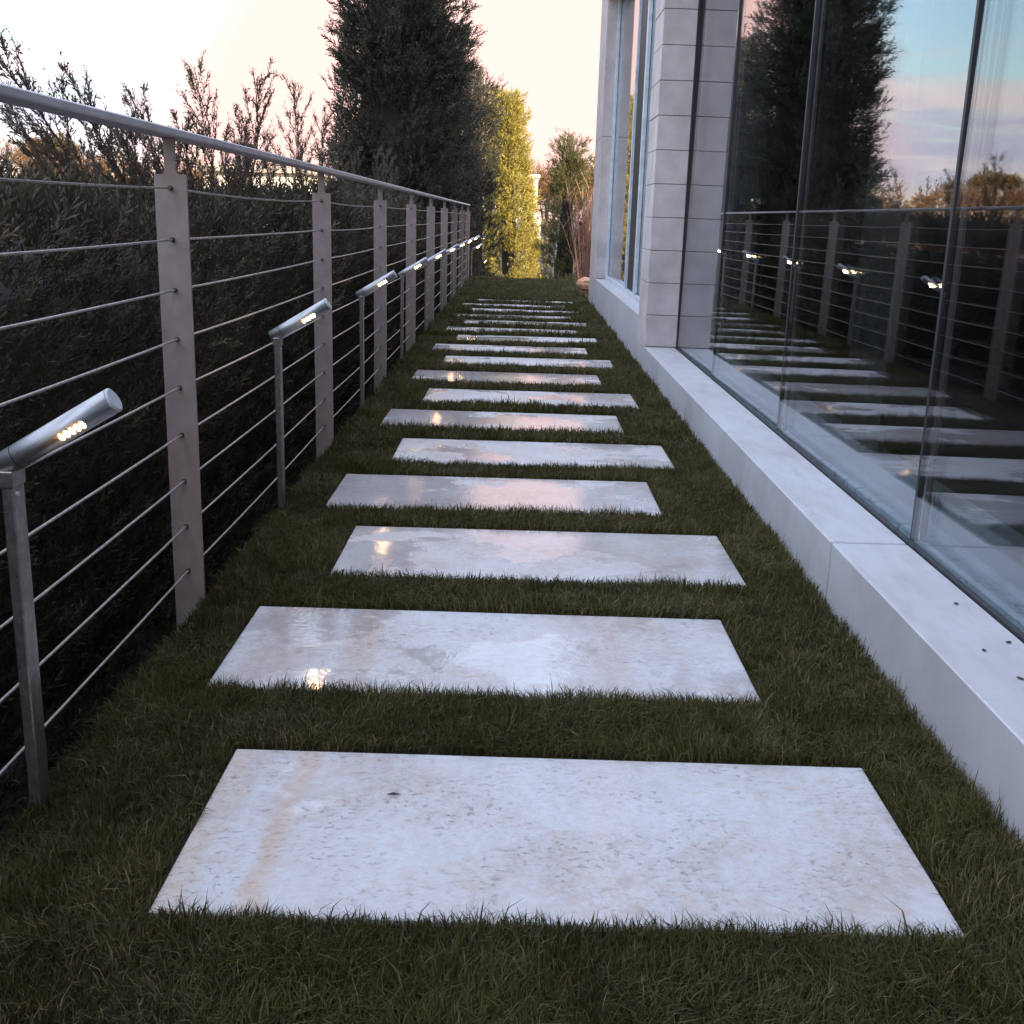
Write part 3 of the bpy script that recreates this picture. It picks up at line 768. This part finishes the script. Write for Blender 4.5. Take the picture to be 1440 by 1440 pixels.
# hedge behind the railing ------------------------------------------------
hedge = empty('hedge', (-2.0, 8.0, -0.4), 'long dark untrimmed juniper hedge behind the cable railing with feathery shoots on top', 'hedge')
def hedge_mesh():
    parts = []
    # surface area sprays, denser near the camera
    for (y0, y1, dens, size) in ((-1.0, 1.5, 160, 0.15), (1.5, 6.5, 850, 0.105), (6.5, 13, 420, 0.15), (13, 24, 130, 0.22)):
        # front face
        n = int((y1-y0)*2.0*dens)
        y = rng.uniform(y0, y1, n); z = rng.uniform(-0.45, 1.14, n)
        bul = 0.20*vnoise(y*1.1+10, z*1.4+5, 4)+0.10*vnoise(y*3.5, z*3.5, 6)
        x = -1.46+bul-0.12*rng.random(n)-0.35*np.clip(z-0.8, 0, 1)+0.12*np.clip(0.2-z, 0, 1)
        P = np.stack([x, y, z], 1); D = np.stack([rng.uniform(0.1, 0.9, n), rng.normal(0, 0.5, n), rng.uniform(0.3, 1.3, n)], 1)
        C = np.clip(0.30+0.5*(vnoise(y*2, z*2, 8)-0.5)+rng.normal(0, 0.12, n), 0, 0.75)
        dry = rng.random(n) < 0.05; C[dry] = 0.9
        parts.append(place(P, D, size*rng.uniform(0.6, 1.25, n), TPL_H, C))
        # top
        n = int((y1-y0)*2.2*dens*0.55)
        y = rng.uniform(y0, y1, n); x = rng.uniform(-3.7, -1.40, n)
        z = 0.97+0.17*vnoise(x*1.3+3, y*1.3, 12)+0.10*vnoise(x*4, y*4, 13)+0.04*rng.random(n)+0.05*np.clip((y-6)/6, 0, 1)
        P = np.stack([x, y, z], 1); D = np.stack([rng.normal(0.1, 0.35, n), rng.normal(0, 0.35, n), np.ones(n)], 1)
        parts.append(place(P, D, size*rng.uniform(0.9, 1.9, n), TPL_H, np.clip(0.35+rng.normal(0, 0.15, n), 0, 0.78)))
    V_, T_, C_ = merge(parts)
    return V_, T_, C_
V_, T_, C_ = hedge_mesh()
V_[:, 0] = np.minimum(V_[:, 0], -1.10-0.02*rng.random(len(V_)))
world_child(tri_mesh('foliage', V_, T_, M_hedge, None, C_), hedge)
# dense inner mass: lumpy sheet, shade within the hedge put into its dark colour
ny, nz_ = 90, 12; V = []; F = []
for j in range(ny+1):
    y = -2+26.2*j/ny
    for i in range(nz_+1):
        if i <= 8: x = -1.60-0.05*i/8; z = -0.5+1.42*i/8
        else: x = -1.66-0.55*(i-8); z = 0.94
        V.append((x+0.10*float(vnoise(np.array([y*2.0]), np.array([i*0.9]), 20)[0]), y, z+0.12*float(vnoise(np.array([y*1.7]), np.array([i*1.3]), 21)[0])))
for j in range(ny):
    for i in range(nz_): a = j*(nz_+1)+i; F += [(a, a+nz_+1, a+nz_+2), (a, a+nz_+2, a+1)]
world_child(tri_mesh('inner_mass', np.array(V), np.array(F), M_shadetwig, None), hedge)
for k in range(14):
    y = -0.5+k*1.75+rng.normal(0, 0.2); x = -2.1+rng.normal(0, 0.15)
    world_child(MB().tube([(x, y, -0.6), (x+0.04, y+0.05, 0.3), (x+0.1, y, 1.0)], [0.05, 0.04, 0.02], 7).build('trunk', M_bark), hedge)
# feathery shoots rising over the hedge
def shoot(x, y, z, L0, dx, dy, nb, wide=0.5):
    P = []; D = []; S = []; ax = np.array([dx, dy, 1.0]); ax /= np.linalg.norm(ax)
    stems = MB(); O = np.array([x, y, z])
    stem = [O+ax*L0*q/6+np.array([0.02*math.sin(q*1.3+x*9), 0.02*math.cos(q+y*5), 0]) for q in range(7)]
    stems.tube([tuple(p) for p in stem], [0.007*(1-q/8) for q in range(7)], 4)
    def twig(base, d, l, lvl):
        d = d/np.linalg.norm(d); bend = ax*0.35*l
        end = base+d*l+bend*0.5; midp = base+d*l*0.5+bend*0.1
        stems.tube([tuple(base), tuple(midp), tuple(end)], [0.0026, 0.0018, 0.0008], 3, False)
        m = max(4, int(l/0.014)); tt = np.linspace(0.08, 1.0, m)
        pts = base+(midp-base)*np.minimum(tt*2, 1)[:, None]+(end-midp)*np.clip(tt*2-1, 0, 1)[:, None]
        P.append(pts+rng.normal(0, 0.004, (m, 3))); D.append((end-base)/l*1.0+rng.normal(0, 0.33, (m, 3))); S.append(np.full(m, 0.058)*(1.15-0.55*tt))
        if lvl:
            for q in range(max(2, int(l/0.07))):
                u = rng.uniform(0.2, 0.85); sd = rng.normal(size=3)*np.array([0.5, 1, 0.4]); sd -= d*sd.dot(d); sd /= np.linalg.norm(sd)
                twig(base+(end-base)*u, d+sd*rng.uniform(0.3, 0.6)+ax*0.2, l*rng.uniform(0.2, 0.4)*(1.2-u), 0)
    for b in range(nb):
        u = (b+0.3)/nb; th = b*2.4+rng.uniform(-0.4, 0.4)
        od = np.array([math.cos(th)*0.8, math.sin(th)*0.8, 0])
        twig(O+ax*L0*u*0.93, ax+od*rng.uniform(0.45, 0.8), L0*(0.46-0.30*u)*rng.uniform(0.7, 1.15), 1)
    m = int(L0/0.014); tt = np.linspace(0.0, 1, m)
    P.append(O+ax*(tt*L0)[:, None]); D.append(ax*1.2+rng.normal(0, 0.3, (m, 3))); S.append(0.062*(1.1-0.5*tt))
    P = np.concatenate(P); D = np.concatenate(D); S = np.concatenate(S)
    a = place(P, D, S, TPL_T, np.clip(0.4+rng.normal(0, 0.15, len(P)), 0, 0.78))
    sv = np.array(stems.v); st = []
    for f in stems.f:
        for q in range(1, len(f)-1): st.append((f[0], f[q], f[q+1]))
    V_, T_, C_ = merge([a, (sv, np.array(st), np.full(len(sv), 0.2))])
    world_child(tri_mesh('shoot', V_, T_, M_shoot, None, C_), hedge)
# x, y, z, length, dx, dy, branches
shoots = [(-1.72, 5.0, 1.10, 1.12, -0.66, 0.0, 19), (-1.85, 5.1, 1.08, 0.80, -0.75, 0.1, 15), (-2.12, 5.0, 1.08, 0.62, -0.70, 0, 14), (-2.2, 4.6, 1.05, 0.62, -0.6, 0, 13),
          (-2.0, 4.8, 1.08, 0.55, -0.55, 0, 12), (-1.62, 5.0, 1.10, 0.80, -0.42, 0, 16), (-1.58, 5.1, 1.08, 0.62, -0.28, 0, 14), (-1.75, 5.5, 1.08, 0.62, -0.30, 0, 13),
          (-1.62, 5.5, 1.10, 0.76, -0.30, 0, 15), (-1.60, 5.6, 1.10, 0.60, -0.02, 0, 14), (-1.70, 5.8, 1.10, 0.55, -0.1, 0, 12), (-1.55, 6.0, 1.1, 0.42, 0.15, 0, 10),
          (-1.80, 7.0, 1.15, 1.00, -0.16, 0, 19), (-1.70, 7.1, 1.15, 0.98, 0.15, 0, 19), (-1.74, 7.2, 1.15, 0.75, 0.0, 0.1, 15), (-1.62, 6.7, 1.15, 0.5, 0.12, 0, 11),
          (-1.74, 9.0, 1.15, 1.12, 0.0, 0, 18), (-1.66, 9.3, 1.2, 0.90, 0.12, 0, 15), (-1.85, 8.7, 1.15, 0.6, -0.1, 0, 12), (-1.60, 8.3, 1.15, 0.5, 0.1, 0, 10),
          (-1.7, 10.6, 1.15, 0.9, 0.05, 0, 13), (-1.75, 11.8, 1.15, 0.8, 0.1, 0, 12), (-1.7, 13.4, 1.15, 0.9, 0.05, 0, 12), (-1.8, 14.8, 1.15, 1.0, 0.1, 0.1, 12), (-1.75, 16.2, 1.15, 0.9, -0.1, 0, 12),
          (-2.9, 6.2, 1.10, 0.6, -0.2, 0, 12), (-3.1, 7.5, 1.12, 0.5, 0.1, 0, 11), (-2.7, 4.9, 1.05, 0.5, -0.6, 0.2, 11), (-2.5, 5.6, 1.05, 0.6, -0.4, 0, 12), (-2.3, 6.3, 1.1, 0.5, -0.2, 0, 11), (-2.4, 8.1, 1.1, 0.5, 0, 0, 11)]
for s_ in shoots: shoot(*(s_[:3]+(s_[3]*0.9,)+s_[4:]))
for k in range(48):
    shoot(rng.uniform(-3.0, -1.6), 2.8+14*rng.random()**1.3, 0.98, rng.uniform(0.32, 0.55), rng.normal(0, 0.3), rng.normal(0, 0.1), 7)

# round / umbrella trees far away -------------------------------------------
def round_tree(name, x, y, z0, zc, rx, rz, mat, label, n=1500, size=0.6, trunk=0.2, group=None, flat=0.0):
    root = empty(name, (x, y, z0), label, 'tree', group)
    nb = 34; P = []; D = []; S = []; C = []
    for b in range(nb):
        d = rng.normal(size=3); d /= np.linalg.norm(d)
        if d[2] < -flat*0.2: d[2] = abs(d[2])*0.4
        c = d*np.array([rx, rx, rz])*rng.uniform(0.55, 0.9); m = n//nb
        q = rng.normal(size=(m, 3)); q /= np.linalg.norm(q, axis=1)[:, None]
        P.append(c+q*(size*rng.uniform(0.3, 1.0, m))[:, None]+np.array([0, 0, zc-z0])); D.append(q+d*0.6+np.array([0, 0, 0.5])); S.append(size*rng.uniform(0.4, 0.8, m))
        C.append(np.clip(0.4+rng.normal(0, 0.15)+rng.normal(0, 0.1, m), 0, 1))
    V_, T_, C_ = place(np.concatenate(P), np.concatenate(D), np.concatenate(S), TPL_S, np.concatenate(C))
    tri_mesh('crown', V_, T_, mat, root, C_)
    s = MB(); s.tube([(0, 0, -1), (0.1, 0, (zc-z0)*0.5), (0, 0, zc-z0)], [trunk, trunk*0.8, trunk*0.4], 7)
    for b in range(6):
        th = b*1.05+rng.random(); s.tube([(0.05, 0, (zc-z0)*0.55), (math.cos(th)*rx*0.4, math.sin(th)*rx*0.4, (zc-z0)*0.85), (math.cos(th)*rx*0.75, math.sin(th)*rx*0.75, zc-z0+rz*0.2)], [trunk*0.5, trunk*0.3, trunk*0.1], 5)
    s.build('trunk', M_bark, root)
    return root
def px(u, yv, Y):       # world x,z of a photo pixel at distance Y (roughly)
    c = np.array([u-720, yv-720, 1569.0])
    R = np.array([[0.99955789, 0.02973189, 0.00020032], [0.00739488, -0.25512328, 0.96688026], [0.02879829, -0.96645131, -0.25523035]])
    d = R@c; return d[0]*Y/d[1], 1.25+d[2]*Y/d[1]
x, z = px(72, 213, 150)
round_tree('stone_pine', x, 150, -2, z, 3.3, 1.9, M_pine, 'far umbrella pine glowing orange between the hedge shoots at upper left', 3000, 0.9, 0.5, None, 1.0)
lf = [(15, 236, 110, 3.2, 'leftmost of the low orange trees under the umbrella pine'), (48, 243, 95, 2.0, 'low orange tree just below the left side of the umbrella pine'), (110, 246, 100, 2.2, 'low orange tree just right of the umbrella pine'),
      (160, 250, 90, 2.4, 'brown tree glimpsed through the hedge shoots left of the nearest post'), (270, 262, 80, 2.2, 'brown tree right of the nearest fence post, in front of the long white house'), (395, 266, 75, 2.0, 'brown tree glimpsed behind the hedge left of the second post')]
for (u, v, Y, r, lab) in lf:
    x, z = px(u, v, Y); round_tree('autumn_tree', x, Y, -2.5, z, r, r*0.8, M_autumn, lab, 1300, 0.7, 0.2, 'autumn trees in the far distance')
bk = [(768, 268, 78, 2.2, 'russet tree behind the cream villa at the end of the path'), (800, 262, 84, 2.4, 'russet tree behind the small pointed conifer'), (832, 258, 80, 2.0, 'russet tree beside the corner of the house'),
      (735, 262, 92, 2.4, 'russet tree left behind the cream villa'), (700, 266, 88, 2.6, 'russet tree hidden behind the golden conifer')]
for (u, v, Y, r, lab) in bk:
    x, z = px(u, v+14, Y); round_tree('autumn_tree', x, Y, -2.5, z, r, r, M_autumn, lab, 1500, 0.7, 0.2, 'autumn trees in the far distance')
for k in range(10):     # trees beyond the hedge seen reflected in the glass wall
    X = -16-6.5*k+rng.normal(0, 1.5); Y = 46+rng.normal(0, 6)
    round_tree('autumn_tree', X, Y, -2.5, 0.9+rng.normal(0, 0.25), 3.0, 1.9, M_autumn, 'brown tree far behind the hedge, reflected low in the glass wall', 900, 0.8, 0.2, 'trees far behind the hedge')

# far villas ------------------------------------------------------------
def villa(u0, u1, vtop, Y, depth, label, roofh=0.35, wins=()):
    x0, zt = px(u0, vtop, Y); x1, _ = px(u1, vtop, Y); cx = (x0+x1)/2
    r = empty('villa', (cx, Y, -2.4), label, 'house')
    hw = (x1-x0)/2; Hh = zt+2.4
    box('wall', -hw, hw, 0, depth, 0, Hh-roofh, M_villa, r)
    box('roof', -hw-0.5, hw+0.5, -0.5, depth+0.5, Hh-roofh+0.003, Hh, M_roof, r, 0.03)
    for (a, b, c, d) in wins:
        f = box('window', -hw+2*hw*a, -hw+2*hw*b, -0.04, 0.0, Hh*c, Hh*d, M_villa, r)
        o = box('window_pane', -hw+2*hw*a+0.08, -hw+2*hw*b-0.08, -0.045, -0.041, Hh*c+0.08, Hh*d-0.08, M_dkwin, f)
    return r
villa(285, 428, 231, 70, 8, 'long low white house with a flat roof far behind the hedge', 0.4, ((0.1, 0.2, 0.55, 0.8), (0.3, 0.4, 0.55, 0.8), (0.5, 0.6, 0.55, 0.8), (0.7, 0.8, 0.55, 0.8)))
# cream villa at the end of the path: tower-like front with an open loggia
vx0, vzt = px(722, 241, 60); vx1, _ = px(757, 241, 60)
vr = empty('villa', ((vx0+vx1)/2, 60, -2.4), 'sunlit cream villa with an open loggia between the golden and pointed conifers', 'house')
hw = (vx1-vx0)/2; Hh = vzt+2.4; zl = px(740, 276, 60)[1]+2.4
box('wall', -hw, hw, 0.0, 6, 0, zl, M_villa, vr)
box('loggia_back', -hw+0.02, hw-0.02, 1.2, 5.9, zl+0.003, Hh-0.3, M_roof, vr)
for a in (-hw, -hw+0.55, hw-0.27): box('column', a, a+0.27, 0.0, 0.27, zl+0.003, Hh-0.303, M_villa, vr, 0.01)
box('roof', -hw-0.1, hw+0.1, -0.1, 6.1, Hh-0.3, Hh-0.12, M_villa, vr, 0.02)
tx0, tz = px(740, 308, 50); tx1, tz2 = px(760, 318, 50)
box('terrace', tx0-(vx0+vx1)/2, tx1-(vx0+vx1)/2, -10, -0.01, 0.0, tz+2.4, M_villa, vr, 0.02)

# reddish bare shrub by the corner of the house ---------------------------
rs = empty('bare_shrub', (1.66, 27.0, -1.0), 'reddish bare shrub of upright twigs beside the corner of the house', 'shrub')
s = MB()
for k in range(150):
    a = rng.normal(0, 0.13); b = rng.normal(0, 0.12); hh = rng.uniform(1.6, 3.0)
    p0 = Vector((a*0.5, b*0.5, 0)); p1 = Vector((a*1.3, b*1.3, hh*0.5)); p2 = Vector((a*2.2+rng.normal(0, 0.05), b*2.2, hh))
    s.tube([p0, p1, p2], [0.014, 0.009, 0.003], 3)
    for q in range(3):
        st = p1.lerp(p2, rng.random()); s.tube([st, st+Vector((rng.normal(0, 0.12), rng.normal(0, 0.12), rng.uniform(0.2, 0.45)))], [0.005, 0.002], 3)
s.build('twigs', M_redtwig, rs)
def rock(x, y, z, r, label):
    s = MB(); n = 9
    for i in range(5):
        ph = math.pi*(i+0.5)/5
        for a in range(n):
            th = 2*math.pi*a/n; rr = r*rng.uniform(0.85, 1.1); s.v.append((math.cos(th)*math.sin(ph)*rr*1.3, math.sin(th)*math.sin(ph)*rr, math.cos(ph)*rr*0.7))
    for i in range(4):
        for a in range(n): b = (a+1) % n; s.f.append((i*n+a, (i+1)*n+a, (i+1)*n+b, i*n+b))
    s.f.append(tuple(range(n))); s.f.append(tuple(4*n+a for a in range(n))[::-1])
    o = s.build('rock', M_rock); o.location = (x, y, z); tag(o, label, 'rock'); return o
rock(1.52, 25.2, -0.14, 0.22, 'sunlit terracotta coloured rock at the far right end of the lawn')
# low shrub catching light under the pointed conifer
rr_ = round_tree('low_shrub', 1.0, 25.6, -0.9, -0.35, 0.55, 0.4, M_con, 'low sprawling shrub at the foot of the small pointed conifer', 500, 0.16, 0.03)
rr_['category'] = 'shrub'
# steps going down beyond the lawn
st_ = empty('garden_steps', (0, 23.7, -0.2), 'stone steps leading down beyond the far lawn edge', 'steps')
for k in range(6):
    box('step', -0.95, 1.05, 0.0+0.38*k, 0.38*(k+1)-0.003, -0.9, -0.02-0.16*k, M_step, st_, 0.004)
